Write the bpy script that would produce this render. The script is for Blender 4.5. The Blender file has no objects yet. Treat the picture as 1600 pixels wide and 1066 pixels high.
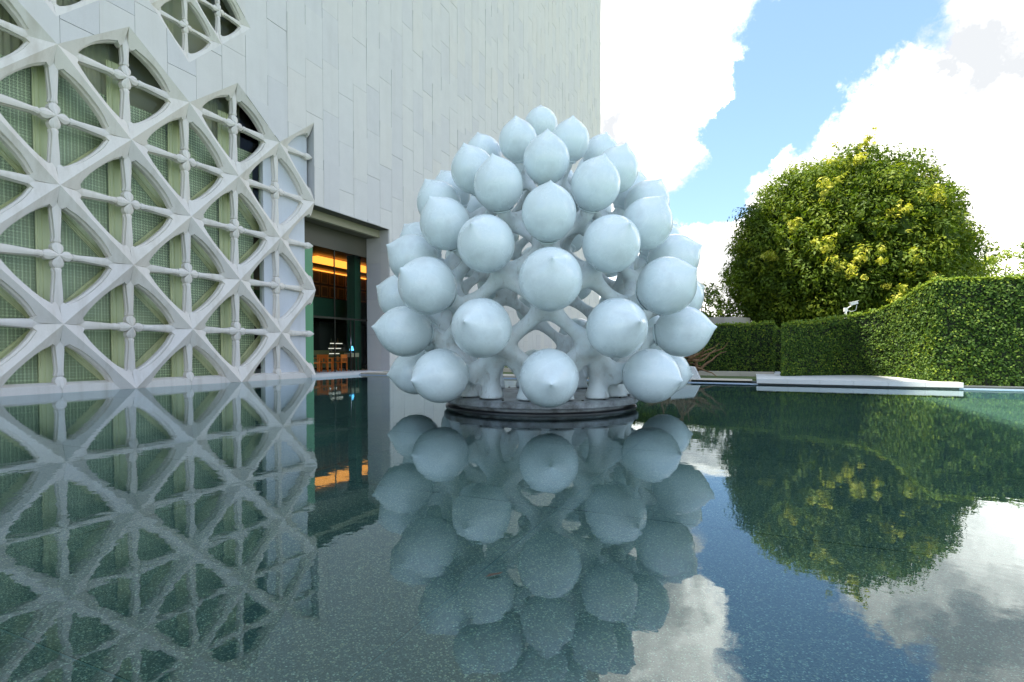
import bpy, bmesh, math, random
import numpy as np
from mathutils import Vector, Matrix
R = math.radians
rng = random.Random(7)
nrs = np.random.RandomState(11)
S = bpy.context.scene
C = S.collection

# ------------------------------------------------------------------ camera
cd = bpy.data.cameras.new("camera")
cd.sensor_width = 36.0
cd.lens = 836 / 1600 * 36.0
cd.shift_y = 37.6 / 1600
cd.clip_start = 0.1
cd.clip_end = 3000
cam = bpy.data.objects.new("camera", cd)
C.objects.link(cam)
cam.location = (0, 0, 1.1)
cam.rotation_euler = (R(90 - 1.557), 0, R(24.15))
S.camera = cam

# ------------------------------------------------------------------ world
SUN_EL, SUN_AZ = R(66), R(-115)          # azimuth from +Y towards +X (behind the building, to the left)
W = bpy.data.worlds.new("World")
S.world = W
W.use_nodes = True
nt = W.node_tree
nt.nodes.clear()
def N(t, **k):
    n = nt.nodes.new(t)
    for a, b in k.items():
        setattr(n, a, b)
    return n
def L(a, b):
    nt.links.new(a, b)
def M_(op, a, b=None, c=None, clamp=False):
    n = N("ShaderNodeMath", operation=op)
    n.use_clamp = clamp
    for k, v in enumerate((a, b, c)):
        if v is None:
            continue
        if isinstance(v, (int, float)):
            n.inputs[k].default_value = v
        else:
            L(v, n.inputs[k])
    return n.outputs[0]
out = N("ShaderNodeOutputWorld")
bg = N("ShaderNodeBackground")
bg.inputs["Strength"].default_value = 0.1
L(bg.outputs[0], out.inputs[0])
sky = N("ShaderNodeTexSky", sky_type="NISHITA")
sky.sun_disc = False
sky.sun_elevation = SUN_EL
sky.sun_rotation = SUN_AZ
sky.air_density = 1.0
sky.dust_density = 0.6
sky.ozone_density = 1.5
tc = N("ShaderNodeTexCoord")
dirv = tc.outputs["Generated"]
warp = N("ShaderNodeTexNoise")
warp.inputs["Scale"].default_value = 9.0
warp.inputs["Detail"].default_value = 9.0
warp.inputs["Roughness"].default_value = 0.62
L(dirv, warp.inputs["Vector"])
wsub = N("ShaderNodeVectorMath", operation="SUBTRACT")
wsub.inputs[1].default_value = (0.5, 0.5, 0.5)
L(warp.outputs["Color"], wsub.inputs[0])
wsc = N("ShaderNodeVectorMath", operation="SCALE")
wsc.inputs["Scale"].default_value = 0.20
L(wsub.outputs[0], wsc.inputs[0])
wadd = N("ShaderNodeVectorMath", operation="ADD")
L(dirv, wadd.inputs[0])
L(wsc.outputs[0], wadd.inputs[1])
# generic broken cloud everywhere
gen = N("ShaderNodeTexNoise")
gen.inputs["Scale"].default_value = 2.1
gen.inputs["Detail"].default_value = 8.0
gen.inputs["Roughness"].default_value = 0.55
L(wadd.outputs[0], gen.inputs["Vector"])
field = M_("MULTIPLY_ADD", gen.outputs[0], 1.6, -0.74)
def blob(az, el, r, amp):
    global field
    a, e = R(az), R(el)
    dn = N("ShaderNodeVectorMath", operation="DISTANCE")
    L(wadd.outputs[0], dn.inputs[0])
    dn.inputs[1].default_value = (math.sin(a) * math.cos(e), math.cos(a) * math.cos(e), math.sin(e))
    f = M_("MULTIPLY_ADD", dn.outputs["Value"], -1.0 / R(r), 1.0, clamp=True)
    f = M_("POWER", f, 0.6)
    field = M_("MULTIPLY_ADD", f, amp, field)
for az, el, r, amp in [(-13, 30, 17, .9), (-9, 23, 7.5, .8), (-8, 36, 12, .7), (-22, 20, 20, .5), (-5.5, 25, 5, .5),
                       (13.0, 18.5, 7.5, 1.2), (9.5, 19.5, 4.5, 1.0), (19, 15, 12, 1.2), (15.5, 9, 13, 1.1), (6, 10, 9, .8),
                       (28, 18, 14, .6), (3.4, 18.4, 3.0, .7), (1.2, 14.0, 4.0, .9), (-3.5, 10.5, 6.0, 1.0), (-4, 5, 9, 1.0),
                       (18.5, 26.5, 5.5, .7),
                       (3.8, 24.5, 8.0, -1.3), (9.5, 27, 7.0, -.9), (-3.5, 16.8, 5.5, -1.9), (-0.5, 21, 5.0, -1.3), (6.2, 18.5, 2.3, -.7),
                       (2.5, 33, 7, -.5), (14, 23.5, 3.0, -.6)]:
    blob(az, el, r, amp)
mr = N("ShaderNodeMapRange", interpolation_type="SMOOTHSTEP")
mr.inputs["From Min"].default_value = -0.20
mr.inputs["From Max"].default_value = 0.62
L(field, mr.inputs["Value"])
# the lit side and the greyer body of the clouds
sh = N("ShaderNodeTexNoise")
sh.inputs["Scale"].default_value = 3.6
sh.inputs["Detail"].default_value = 6.0
L(wadd.outputs[0], sh.inputs["Vector"])
cr = N("ShaderNodeValToRGB")
cr.color_ramp.elements[0].position = 0.40
cr.color_ramp.elements[0].color = (2.05, 2.12, 2.2, 1)
cr.color_ramp.elements[1].position = 0.62
cr.color_ramp.elements[1].color = (10.2, 9.7, 8.9, 1)
cr.color_ramp.elements.new(0.50).color = (4.6, 4.45, 4.15, 1)
L(sh.outputs[0], cr.inputs[0])
blue = N("ShaderNodeMix", data_type="RGBA", blend_type="MULTIPLY")
blue.inputs["Factor"].default_value = 1.0
L(sky.outputs[0], blue.inputs["A"])
blue.inputs["B"].default_value = (.66, .74, .80, 1)
mx = N("ShaderNodeMix", data_type="RGBA")
L(mr.outputs[0], mx.inputs["Factor"])
hz = N("ShaderNodeMix", data_type="RGBA")
hz.inputs["Factor"].default_value = 0.38
L(blue.outputs["Result"], hz.inputs["A"])
hz.inputs["B"].default_value = (1.3, 1.9, 2.8, 1)
L(hz.outputs["Result"], mx.inputs["A"])
L(cr.outputs[0], mx.inputs["B"])
L(mx.outputs["Result"], bg.inputs["Color"])

# ------------------------------------------------------------------ sun and exposure
sd = bpy.data.lights.new("sun", "SUN")
sd.energy = 2.9
sd.angle = R(0.6)
sd.color = (1.0, 0.93, 0.78)
sun = bpy.data.objects.new("sun", sd)
C.objects.link(sun)
sdir = Vector((math.sin(SUN_AZ) * math.cos(SUN_EL), math.cos(SUN_AZ) * math.cos(SUN_EL), math.sin(SUN_EL)))
sun.rotation_euler = sdir.to_track_quat("Z", "Y").to_euler()
sun.location = (0, 0, 60)
S.view_settings.view_transform = "Standard"
S.view_settings.look = "None"
S.view_settings.exposure = 2.12
S.view_settings.gamma = 1
S.view_settings.use_curve_mapping = False
S.cycles.max_bounces = 8
S.cycles.transparent_max_bounces = 16

# ------------------------------------------------------------------ helpers
def mat(name, col=(.5, .5, .5), rough=.6, metal=0, spec=.5):
    m = bpy.data.materials.new(name)
    m.use_nodes = True
    b = m.node_tree.nodes["Principled BSDF"]
    b.inputs["Base Color"].default_value = (*col, 1)
    b.inputs["Roughness"].default_value = rough
    b.inputs["Metallic"].default_value = metal
    b.inputs["Specular IOR Level"].default_value = spec
    return m
class G:
    """tiny node graph helper"""
    def __init__(s, m):
        s.m = m; s.t = m.node_tree; s.b = s.t.nodes["Principled BSDF"]
    def n(s, ty, **k):
        x = s.t.nodes.new(ty)
        for a, b in k.items():
            setattr(x, a, b)
        return x
    def l(s, a, b):
        s.t.links.new(a, b)
    def math(s, op, a, b=None, c=None, clamp=False):
        x = s.n("ShaderNodeMath", operation=op); x.use_clamp = clamp
        for k, v in enumerate((a, b, c)):
            if v is None: continue
            if isinstance(v, (int, float)): x.inputs[k].default_value = v
            else: s.l(v, x.inputs[k])
        return x.outputs[0]
    def pos(s):
        if not hasattr(s, "_p"):
            s._p = s.n("ShaderNodeNewGeometry").outputs["Position"]
        return s._p
    def noise(s, scale, detail=4, rough=.55, vec=None, stretch=None):
        x = s.n("ShaderNodeTexNoise")
        x.inputs["Scale"].default_value = scale
        x.inputs["Detail"].default_value = detail
        x.inputs["Roughness"].default_value = rough
        v = vec or s.pos()
        if stretch:
            mp = s.n("ShaderNodeMapping"); mp.inputs["Scale"].default_value = stretch
            s.l(v, mp.inputs["Vector"]); v = mp.outputs[0]
        s.l(v, x.inputs["Vector"])
        return x.outputs[0]
    def ramp(s, f, stops, interp="LINEAR"):
        x = s.n("ShaderNodeValToRGB"); r = x.color_ramp; r.interpolation = interp
        while len(r.elements) < len(stops): r.elements.new(1.0)
        for e, (p, c) in zip(r.elements, stops):
            e.position = p; e.color = (*c, 1) if len(c) == 3 else c
        s.l(f, x.inputs[0]); return x.outputs[0]
    def mix(s, f, a, b, mode="MIX"):
        x = s.n("ShaderNodeMix", data_type="RGBA", blend_type=mode)
        for inp, v in (("Factor", f), ("A", a), ("B", b)):
            if isinstance(v, (int, float)): x.inputs[inp].default_value = v
            elif isinstance(v, tuple): x.inputs[inp].default_value = (*v, 1)
            else: s.l(v, x.inputs[inp])
        return x.outputs["Result"]
    def color(s, v): s.l(v, s.b.inputs["Base Color"])
    def rough(s, v): s.l(v, s.b.inputs["Roughness"])
    def bump(s, h, strength=.3, dist=.01):
        x = s.n("ShaderNodeBump"); x.inputs["Strength"].default_value = strength
        x.inputs["Distance"].default_value = dist
        s.l(h, x.inputs["Height"]); s.l(x.outputs[0], s.b.inputs["Normal"])

def mesh_from(name, verts, faces, m=None, smooth=False):
    me = bpy.data.meshes.new(name)
    me.from_pydata([tuple(v) for v in verts], [], faces)
    if m: me.materials.append(m)
    if smooth:
        me.polygons.foreach_set("use_smooth", [True] * len(me.polygons))
    me.update()
    return me
def put(name, me, parent=None, loc=(0, 0, 0), rot=(0, 0, 0), scale=(1, 1, 1)):
    o = bpy.data.objects.new(name, me); C.objects.link(o)
    o.location = loc; o.rotation_euler = rot; o.scale = scale
    if parent: o.parent = parent
    return o
def thing(name, label, cat, loc=(0, 0, 0), rz=0, group=None):
    o = bpy.data.objects.new(name, None); C.objects.link(o)
    o.empty_display_size = .3
    o.location = loc; o.rotation_euler = (0, 0, rz)
    tag(o, label, cat, group); return o
def tag(o, label, cat, group=None):
    o["label"] = label; o["category"] = cat
    if group: o["group"] = group
    return o
def structure(o): o["kind"] = "structure"; return o
class MB:
    def __init__(s): s.v = []; s.f = []
    def add(s, v, f):
        k = len(s.v); s.v += [tuple(p) for p in v]; s.f += [tuple(i + k for i in q) for q in f]; return s
    def box(s, x0, x1, y0, y1, z0, z1):
        return s.add([(x0, y0, z0), (x1, y0, z0), (x1, y1, z0), (x0, y1, z0), (x0, y0, z1), (x1, y0, z1), (x1, y1, z1), (x0, y1, z1)],
                     [(0, 3, 2, 1), (4, 5, 6, 7), (0, 1, 5, 4), (1, 2, 6, 5), (2, 3, 7, 6), (3, 0, 4, 7)])
    def prism(s, poly, axis, a, b):
        """poly 2D (ccw) extruded along axis: 'x' poly=(y,z), 'z' poly=(x,y)"""
        n = len(poly)
        mk = (lambda p, t: (t, p[0], p[1])) if axis == "x" else ((lambda p, t: (p[0], p[1], t)) if axis == "z" else (lambda p, t: (p[0], t, p[1])))
        v = [mk(p, a) for p in poly] + [mk(p, b) for p in poly]
        f = [tuple(range(n))[::-1], tuple(range(n, 2 * n))] + [(i, (i + 1) % n, n + (i + 1) % n, n + i) for i in range(n)]
        return s.add(v, f)
    def tube(s, pts, rad, seg=8, cap=True):
        pts = [Vector(p) for p in pts]
        if not isinstance(rad, (list, tuple)): rad = [rad] * len(pts)
        k = len(s.v); up = Vector((0, 0, 1)); prev = None
        for i, p in enumerate(pts):
            d = (pts[min(i + 1, len(pts) - 1)] - pts[max(i - 1, 0)]).normalized()
            if prev is None:
                a = d.cross(up)
                if a.length < .05: a = d.cross(Vector((1, 0, 0)))
                a.normalize()
            else:
                a = (prev - d * prev.dot(d)).normalized()
            prev = a; b = d.cross(a)
            for j in range(seg):
                t = 2 * math.pi * j / seg
                s.v.append(tuple(p + (a * math.cos(t) + b * math.sin(t)) * rad[i]))
        for i in range(len(pts) - 1):
            for j in range(seg):
                q = k + i * seg
                s.f.append((q + j, q + (j + 1) % seg, q + seg + (j + 1) % seg, q + seg + j))
        if cap:
            s.f.append(tuple(k + j for j in range(seg))[::-1])
            q = k + (len(pts) - 1) * seg
            s.f.append(tuple(q + j for j in range(seg)))
        return s
    def lathe(s, prof, seg=32, center=(0, 0, 0)):
        k = len(s.v); cx, cy, cz = center
        for r, z in prof:
            for j in range(seg):
                t = 2 * math.pi * j / seg
                s.v.append((cx + r * math.cos(t), cy + r * math.sin(t), cz + z))
        for i in range(len(prof) - 1):
            for j in range(seg):
                q = k + i * seg
                s.f.append((q + j, q + (j + 1) % seg, q + seg + (j + 1) % seg, q + seg + j))
        return s
    def mesh(s, name, m, smooth=False): return mesh_from(name, s.v, s.f, m, smooth)
    def build(s, name, m, parent=None, smooth=False): return put(name, s.mesh(name, m, smooth), parent)
def recalc(me):
    bm = bmesh.new(); bm.from_mesh(me); bmesh.ops.recalc_face_normals(bm, faces=bm.faces); bm.to_mesh(me); bm.free()
def sharp(me, ang=30):
    me.polygons.foreach_set("use_smooth", [True] * len(me.polygons))
    me.set_sharp_from_angle(angle=R(ang))

# ------------------------------------------------------------------ materials
def stone_mat(name, base, var=.05, grain=.18, streak=.0, rnd=True, rough=.62):
    m = mat(name, base, rough); g = G(m)
    fine = g.noise(75, 5, .8)
    blot = g.noise(1.3, 5, .6)
    c1 = tuple(min(1, c * (1 + grain)) for c in base); c0 = tuple(c * (1 - grain) for c in base)
    col = g.ramp(fine, [(.3, c0), (.7, c1)])
    col = g.mix(.35, col, g.ramp(blot, [(.3, tuple(c * .88 for c in base)), (.7, tuple(min(1, c * 1.06) for c in base))]), "MIX")
    if streak:
        st = g.noise(1, 5, .65, stretch=(2.2, 2.2, .16))
        col = g.mix(g.ramp(st, [(.50, (0, 0, 0)), (.72, (streak,) * 3)]), col, tuple(c * v for c, v in zip(base, (.62, .58, .50))))
    if rnd:
        oi = g.n("ShaderNodeObjectInfo"); at = g.n("ShaderNodeAttribute"); at.attribute_name = "tint"
        r = g.math("FRACT", g.math("ADD", oi.outputs["Random"], at.outputs["Fac"]))
        col = g.mix(1.0, col, g.ramp(r, [(0, (1 - var, 1 - var, 1 - var * .6)), (.5, (1, 1, 1)), (1, (1 + var * .3, 1, 1 - var * .4))]), "MULTIPLY")
    g.color(col); g.bump(g.noise(120, 3), .25, .002)
    return m
M = {}
M["panel"] = stone_mat("granite_panel", (.665, .65, .63), .06, .17, .12)
M["core"] = mat("backing_stone", (.42, .43, .44), .8)
M["joint"] = mat("joint_shadow_gap", (.16, .17, .18), .9)
M["strut"] = stone_mat("carved_white_granite", (.72, .685, .63), .05, .18, .5)
M["slab"] = stone_mat("smooth_granite", (.60, .63, .67), .03, .12, .2, False)
M["beige"] = stone_mat("beige_stone_paving", (.52, .47, .39), .04, .12, .2, False)
M["pale"] = stone_mat("pale_stone_paving", (.62, .63, .62), .04, .08, .0, False)
M["jamb"] = stone_mat("grey_granite_jamb", (.50, .49, .48), .08, .10, .0)
M["concrete"] = stone_mat("brown_grey_concrete", (.34, .31, .27), .04, .1, .4, False)

def white_mat():
    m = mat("white_lacquer", (.72, .79, .81), .22); g = G(m)
    tcn = g.n("ShaderNodeTexCoord").outputs["Object"]
    brush = g.noise(1, 5, .7, vec=tcn, stretch=(22, 22, 3))
    blot = g.noise(2.2, 6, .6)
    col = g.mix(g.ramp(brush, [(.35, (0, 0, 0)), (.75, (1, 1, 1))]), (.69, .79, .81), (.75, .835, .845))
    col = g.mix(g.ramp(blot, [(.52, (0, 0, 0)), (.74, (.55, .55, .55))]), col, (.50, .56, .57))
    g.color(col)
    g.rough(g.ramp(blot, [(.3, (.20,) * 3), (.8, (.38,) * 3)]))
    g.bump(g.noise(1, 4, .7, vec=tcn, stretch=(14, 14, 3)), .22, .006)
    g.b.inputs["Coat Weight"].default_value = .35
    return m
M["white"] = white_mat()
def dirty_white():
    m = mat("weathered_white_lacquer", (.5, .55, .57), .42); g = G(m)
    n1 = g.noise(2.6, 8, .7); n2 = g.noise(1, 6, .7, stretch=(7, 7, 1.2))
    col = g.mix(g.ramp(n1, [(.42, (0, 0, 0)), (.70, (1, 1, 1))]), (.70, .765, .77), (.56, .58, .56))
    col = g.mix(g.ramp(n2, [(.56, (0, 0, 0)), (.74, (.8, .8, .8))]), col, (.30, .29, .25))
    g.color(col); g.bump(n1, .2, .01); return m
M["stem"] = dirty_white()

def leaf_mat(name, stops, trans=.32, rough=.6):
    m = mat(name, stops[0][1], rough, 0, .25); g = G(m)
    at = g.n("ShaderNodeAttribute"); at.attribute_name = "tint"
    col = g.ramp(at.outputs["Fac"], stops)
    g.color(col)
    tr = g.n("ShaderNodeBsdfTranslucent")
    g.l(g.mix(1.0, col, (1.5, 1.5, .7), "MULTIPLY"), tr.inputs["Color"])
    ms = g.n("ShaderNodeMixShader"); ms.inputs[0].default_value = trans
    o = g.t.nodes["Material Output"]
    g.l(g.b.outputs[0], ms.inputs[1]); g.l(tr.outputs[0], ms.inputs[2]); g.l(ms.outputs[0], o.inputs["Surface"])
    return m
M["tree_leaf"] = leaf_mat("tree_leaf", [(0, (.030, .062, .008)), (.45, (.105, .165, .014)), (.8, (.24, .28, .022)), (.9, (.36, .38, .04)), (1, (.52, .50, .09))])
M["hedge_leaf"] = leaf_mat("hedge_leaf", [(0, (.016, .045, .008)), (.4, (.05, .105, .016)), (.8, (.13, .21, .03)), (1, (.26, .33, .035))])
M["bush_leaf"] = leaf_mat("bush_leaf", [(0, (.05, .09, .012)), (.6, (.16, .24, .03)), (1, (.42, .46, .06))])
M["bark"] = mat("bark", (.09, .07, .05), .9)
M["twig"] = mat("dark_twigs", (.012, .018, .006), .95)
def glassy(name, tint, boost=1.5, rough=.0):
    m = bpy.data.materials.new(name); m.use_nodes = True; t = m.node_tree; t.nodes.clear()
    o = t.nodes.new("ShaderNodeOutputMaterial"); mx = t.nodes.new("ShaderNodeMixShader")
    tr = t.nodes.new("ShaderNodeBsdfTransparent"); gl = t.nodes.new("ShaderNodeBsdfGlossy"); fr = t.nodes.new("ShaderNodeFresnel")
    tr.inputs[0].default_value = (*tint, 1); gl.inputs["Roughness"].default_value = rough
    gl.inputs["Color"].default_value = (1, 1, 1, 1); fr.inputs["IOR"].default_value = boost
    t.links.new(fr.outputs[0], mx.inputs[0]); t.links.new(tr.outputs[0], mx.inputs[1]); t.links.new(gl.outputs[0], mx.inputs[2]); t.links.new(mx.outputs[0], o.inputs[0])
    return m, t, gl, fr
M["glass"], _, _, _ = glassy("window_glass", (.93, .97, .93), 1.25)
M["water"], wt, wgl, wfr = glassy("pool_water", (.64, .90, .92), 1.75)
wgl.inputs["Color"].default_value = (.86, .96, 1.0, 1)
def wn(sc, det, st):
    mp = wt.nodes.new("ShaderNodeMapping"); mp.inputs["Scale"].default_value = st
    ge = wt.nodes.new("ShaderNodeNewGeometry"); wt.links.new(ge.outputs["Position"], mp.inputs["Vector"])
    n = wt.nodes.new("ShaderNodeTexNoise"); n.inputs["Scale"].default_value = sc; n.inputs["Detail"].default_value = det
    wt.links.new(mp.outputs[0], n.inputs["Vector"]); return n.outputs[0]
w1 = wn(4.5, 2.0, (1, 1, 1)); w2 = wn(19, 2, (1, 1.3, 1))
wa = wt.nodes.new("ShaderNodeMath"); wa.operation = "MULTIPLY_ADD"; wa.inputs[1].default_value = .10
wt.links.new(w2, wa.inputs[0]); wt.links.new(w1, wa.inputs[2])
wb = wt.nodes.new("ShaderNodeBump"); wb.inputs["Strength"].default_value = 1.0; wb.inputs["Distance"].default_value = .0009
wt.links.new(wa.outputs[0], wb.inputs["Height"]); wt.links.new(wb.outputs[0], wgl.inputs["Normal"]); wt.links.new(wb.outputs[0], wfr.inputs["Normal"])

def granite_floor():
    m = mat("speckled_dark_granite", (.1, .12, .12), .5); g = G(m)
    v = g.n("ShaderNodeTexVoronoi"); v.inputs["Scale"].default_value = 150; g.l(g.pos(), v.inputs["Vector"])
    sp = g.n("ShaderNodeSeparateColor"); g.l(v.outputs["Color"], sp.inputs[0])
    col = g.ramp(sp.outputs[0], [(0, (.022, .030, .026)), (.42, (.06, .072, .064)), (.72, (.13, .15, .13)), (.88, (.30, .32, .27)), (.93, (.75, .60, .36)), (1, (.9, .88, .8))])
    v2 = g.noise(230, 2, .7)
    col = g.mix(.45, col, g.ramp(v2, [(.35, (.03, .04, .04)), (.6, (.17, .20, .195)), (.75, (.5, .5, .48))]))
    blot = g.noise(.7, 5, .6)
    col = g.mix(1.0, col, g.ramp(blot, [(.3, (1.1, 1.18, 1.12)), (.7, (1.85, 1.75, 1.45))]), "MULTIPLY")
    g.color(col); return m
M["floor"] = granite_floor()
M["grout"] = mat("pale_teal_joint", (.17, .25, .23), .8)

# ------------------------------------------------------------------ ground, pool
YE = 19.2           # far pool edge
XW = -16.21         # plane of the stone wall
b = MB()
b.add([(-700, YE + .1, .06), (900, YE + .1, .06), (900, 1500, .06), (-700, 1500, .06)], [(0, 1, 2, 3)])
b.add([(-700, -500, .06), (900, -500, .06), (900, -16, .06), (-700, -16, .06)], [(0, 1, 2, 3)])
b.add([(40, -16, .06), (900, -16, .06), (900, YE + .1, .06), (40, YE + .1, .06)], [(0, 1, 2, 3)])
b.add([(-700, -16, .06), (XW - 1.0, -16, .06), (XW - 1.0, YE + .1, .06), (-700, YE + .1, .06)], [(0, 1, 2, 3)])
gm = mat("earth_and_short_grass", (.10, .12, .05), .95); g = G(gm)
g.color(g.ramp(g.noise(.8, 8, .7), [(.3, (.05, .085, .02)), (.6, (.10, .14, .035)), (.8, (.17, .15, .08))]))
structure(b.build("ground", gm))
# granite pool floor slabs with joints
pf = bpy.data.objects.new("pool_floor", None); C.objects.link(pf); structure(pf)
bed = MB().box(XW - .6, 40, -16, YE + .1, -.40, -.2545).build("pool_bed", M["grout"], pf)
TX, TY = 3.0, 3.0
slabs = {}
ix0, ix1 = -5, 14
cnt = 0
for ix in range(ix0, ix1):
    for iy in range(-6, 7):
        x0, x1 = -1.49 + ix * TX, -1.49 + (ix + 1) * TX
        y0, y1 = 1.32 + iy * TY, 1.32 + (iy + 1) * TY
        y1 = min(y1, YE); y0 = max(y0, -16)
        if y1 - y0 < .1: continue
        key = (round(x1 - x0, 3), round(y1 - y0, 3))
        if key not in slabs:
            w, d = key; gp = .007
            slabs[key] = MB().box(gp, w - gp, gp, d - gp, -.03, 0).mesh("granite_slab", M["floor"])
        put("granite_slab", slabs[key], pf, (x0, y0, -.25))
# water
nx = 2
structure(MB().add([(XW - .55, -16, 0), (40, -16, 0), (40, YE, 0), (XW - .55, YE, 0)], [(0, 1, 2, 3)]).build("pool_water", M["water"]))
# pool edge
b = MB().box(XW + .02, 40, YE, YE + .14, -.4, .025)
M["coping"] = mat("sky_tinted_coping", (.42, .50, .62), .18)  # blue is the sky's reflection on the lip, put into the colour
structure(b.build("pool_edge", M["coping"]))
structure(MB().box(XW - 1.5, .02, YE + .142, 20.6, -.1, .10).build("pool_terrace", M["beige"]))
structure(MB().box(-1.9, 12, YE + .142, YE + .24, -.1, .092).build("drain_strip", M["joint"]))
structure(MB().box(XW - 1.5, .2, 20.602, 23.0, -.1, .085).build("lawn_strip", gm))
k = bpy.data.objects.new("kerb", None); C.objects.link(k); structure(k)
kx = -16.0
while kx < .2:
    w = 1.2
    MB().box(kx, kx + w - .008, 23.0, 23.4, -.1, .26).build("kerb_stone", M["beige"], k); kx += w
# stone platform slabs at the right
pl = bpy.data.objects.new("stone_platform", None); C.objects.link(pl); structure(pl)
px = .15
while px < 5.0:
    w = .885
    MB().box(px, px + w - .006, 18.95, 20.3, .05, .19).build("platform_slab", M["pale"], pl)
    MB().box(px, px + w - .006, 20.306, 26.0, .05, .186).build("platform_slab", M["pale"], pl)
    px += w
MB().box(.2, px - .05, 19.15, 25.9, -.35, .048).build("platform_base", M["joint"], pl)

# ------------------------------------------------------------------ building
PY, PZ, Y0 = 1.7546, 1.7788, 9.634
def NP(i, j):
    z = j * PZ if j != 6 else 5.78 * PZ
    return (Y0 + i * PY, z)
bld = thing("museum_building", "tall windowless granite clad building with a star lattice window wall rising from the pool", "building", (XW, 16.63, 0))
bx = lambda p: (p[0] - XW, p[1] - 16.63, p[2])
BO = Vector((XW, 16.63, 0))
IMIN = -9
YL = NP(IMIN, 0)[0]
Y4 = NP(4, 0)[0]
H = 50.5; YA, YB = -9.0, 61.0
DY0, DY1, DZ1 = Y4, 21.53, 7.0
cuts = []
cuts.append([(YL, -1), (Y4, -1), NP(4, 4), (YL, 4 * PZ)])
for i in range(IMIN, 4):
    if i % 2: cuts.append([NP(i - 1, 4), NP(i + 1, 4), NP(i, 5)])
for i in range(IMIN + 1, 4):
    if i % 2 == 0: cuts.append([NP(i, 4), NP(i + 1, 5), NP(i, 6), NP(i - 1, 5)])
cuts.append([NP(3, 5), NP(4, 4), NP(4, 6)])
cuts.append([(DY0 - .001, -1), (DY1, -1), (DY1, DZ1), (DY0 - .001, DZ1)])
HP = 1.15
def dia(cy, cz, h=HP): return [(cy, cz - h), (cy + h, cz), (cy, cz + h), (cy - h, cz)]
UC = [(11.4, 11.28), (12.55, 12.43), (10.25, 12.43), (11.4, 13.58)]
UC2 = [(7.88, 10.73)]
cuts.append(dia(11.4, 12.43, 2 * HP))
cuts.append(dia(7.88, 10.73))
def area(p): return .5 * sum(p[i][0] * p[(i + 1) % len(p)][1] - p[(i + 1) % len(p)][0] * p[i][1] for i in range(len(p)))
def clip(poly, a, b_, keep_left):
    o = []; n = len(poly); ex, ey = b_[0] - a[0], b_[1] - a[1]
    sd_ = [(ex * (p[1] - a[1]) - ey * (p[0] - a[0])) * (1 if keep_left else -1) for p in poly]
    for i in range(n):
        p, q, s, t = poly[i], poly[(i + 1) % n], sd_[i], sd_[(i + 1) % n]
        if s >= 0: o.append(p)
        if (s > 0 and t < 0) or (s < 0 and t > 0):
            u = s / (s - t); o.append((p[0] + (q[0] - p[0]) * u, p[1] + (q[1] - p[1]) * u))
    return o
def subtract(poly, cut):
    outp = []; rest = poly
    xs = [p[0] for p in poly]; ys = [p[1] for p in poly]; cx = [p[0] for p in cut]; cy = [p[1] for p in cut]
    if max(xs) <= min(cx) or min(xs) >= max(cx) or max(ys) <= min(cy) or min(ys) >= max(cy): return [poly]
    for i in range(len(cut)):
        a, b_ = cut[i], cut[(i + 1) % len(cut)]
        o = clip(rest, a, b_, False)
        if len(o) > 2 and abs(area(o)) > 1e-4: outp.append(o)
        rest = clip(rest, a, b_, True)
        if len(rest) < 3 or abs(area(rest)) < 1e-5: break
    return outp
def cutall(poly):
    ps = [poly]
    for c in cuts:
        nx_ = []
        for p in ps: nx_ += subtract(p, c)
        ps = nx_
    return ps
# backing wall: gives the reveals their depth
b = MB()
for pz0 in np.arange(-.3, H, 3.0):
    for py0 in np.arange(YA, YB, 5.0):
        for p in cutall([(py0, pz0), (min(py0 + 5, YB), pz0), (min(py0 + 5, YB), min(pz0 + 3, H)), (py0, min(pz0 + 3, H))]):
            b.prism(p, "x", -.55, -.034)
o = MB(); o.v = [(v[0], v[1] - 16.63, v[2]) for v in b.v]; o.f = b.f
o.build("wall_core", M["core"], bld)
# reveals (inner edge of every cut, stone coloured)
o = MB()
def reveal(p, q, d0=-.03, d1=-.62):
    (y0, z0), (y1, z1) = p, q
    nx_, nz_ = (z1 - z0), -(y1 - y0)
    ln = math.hypot(nx_, nz_); nx_ /= ln; nz_ /= ln
    t = .03
    o.prism([(y0 - 16.63, z0), (y1 - 16.63, z1), (y1 - 16.63 + nx_ * -t, z1 - nz_ * t), (y0 - 16.63 - nx_ * t, z0 - nz_ * t)], "x", d1, d0)
# granite panels in columns
PWD, PHT = .92, 2.05
ncol0 = int(math.floor((YA - 16.23) / PWD)); ncol1 = int(math.ceil((YB - 16.23) / PWD))
plist = []
for kcol in range(ncol0, ncol1):
    y0 = 16.23 + kcol * PWD; y1 = min(y0 + PWD, YB)
    if y1 - y0 < .1: continue
    off = ((kcol * .37 + rng.choice((0, 0, .5)) * .33) % 1.0) * PHT
    z = -PHT + off
    while z < H:
        z1 = min(z + PHT, H); z0 = max(z, .0)
        gp = .0055
        if z1 - z0 > .05:
            ps = cutall([(y0 + gp, z0 + gp), (y1 - gp, z0 + gp), (y1 - gp, z1 - gp), (y0 + gp, z1 - gp)])
            A = sum(abs(area(p)) for p in ps)
            if A > .01:
                cy, cz = (y0 + y1) / 2, (z0 + z1) / 2
                fw = 16.21 * .4094 + cy * .9123
                sx = 800 + 836 * (-16.21 * .9123 + cy * .4094) / fw
                sy = 548 - 836 * (cz - 1.1) / fw
                vis = -60 < sx < 960 and sy > -60 and fw > 1
                size = A * (16.21 / math.hypot(16.21, cy, cz)) / (16.21 ** 2 + cy ** 2 + cz ** 2)
                plist.append((vis, size, y0, z0, ps, z1 - z0))
        z += PHT
plist.sort(key=lambda t: (not t[0], -t[1]))
share = {}
rest = MB(); rtint = []
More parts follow.
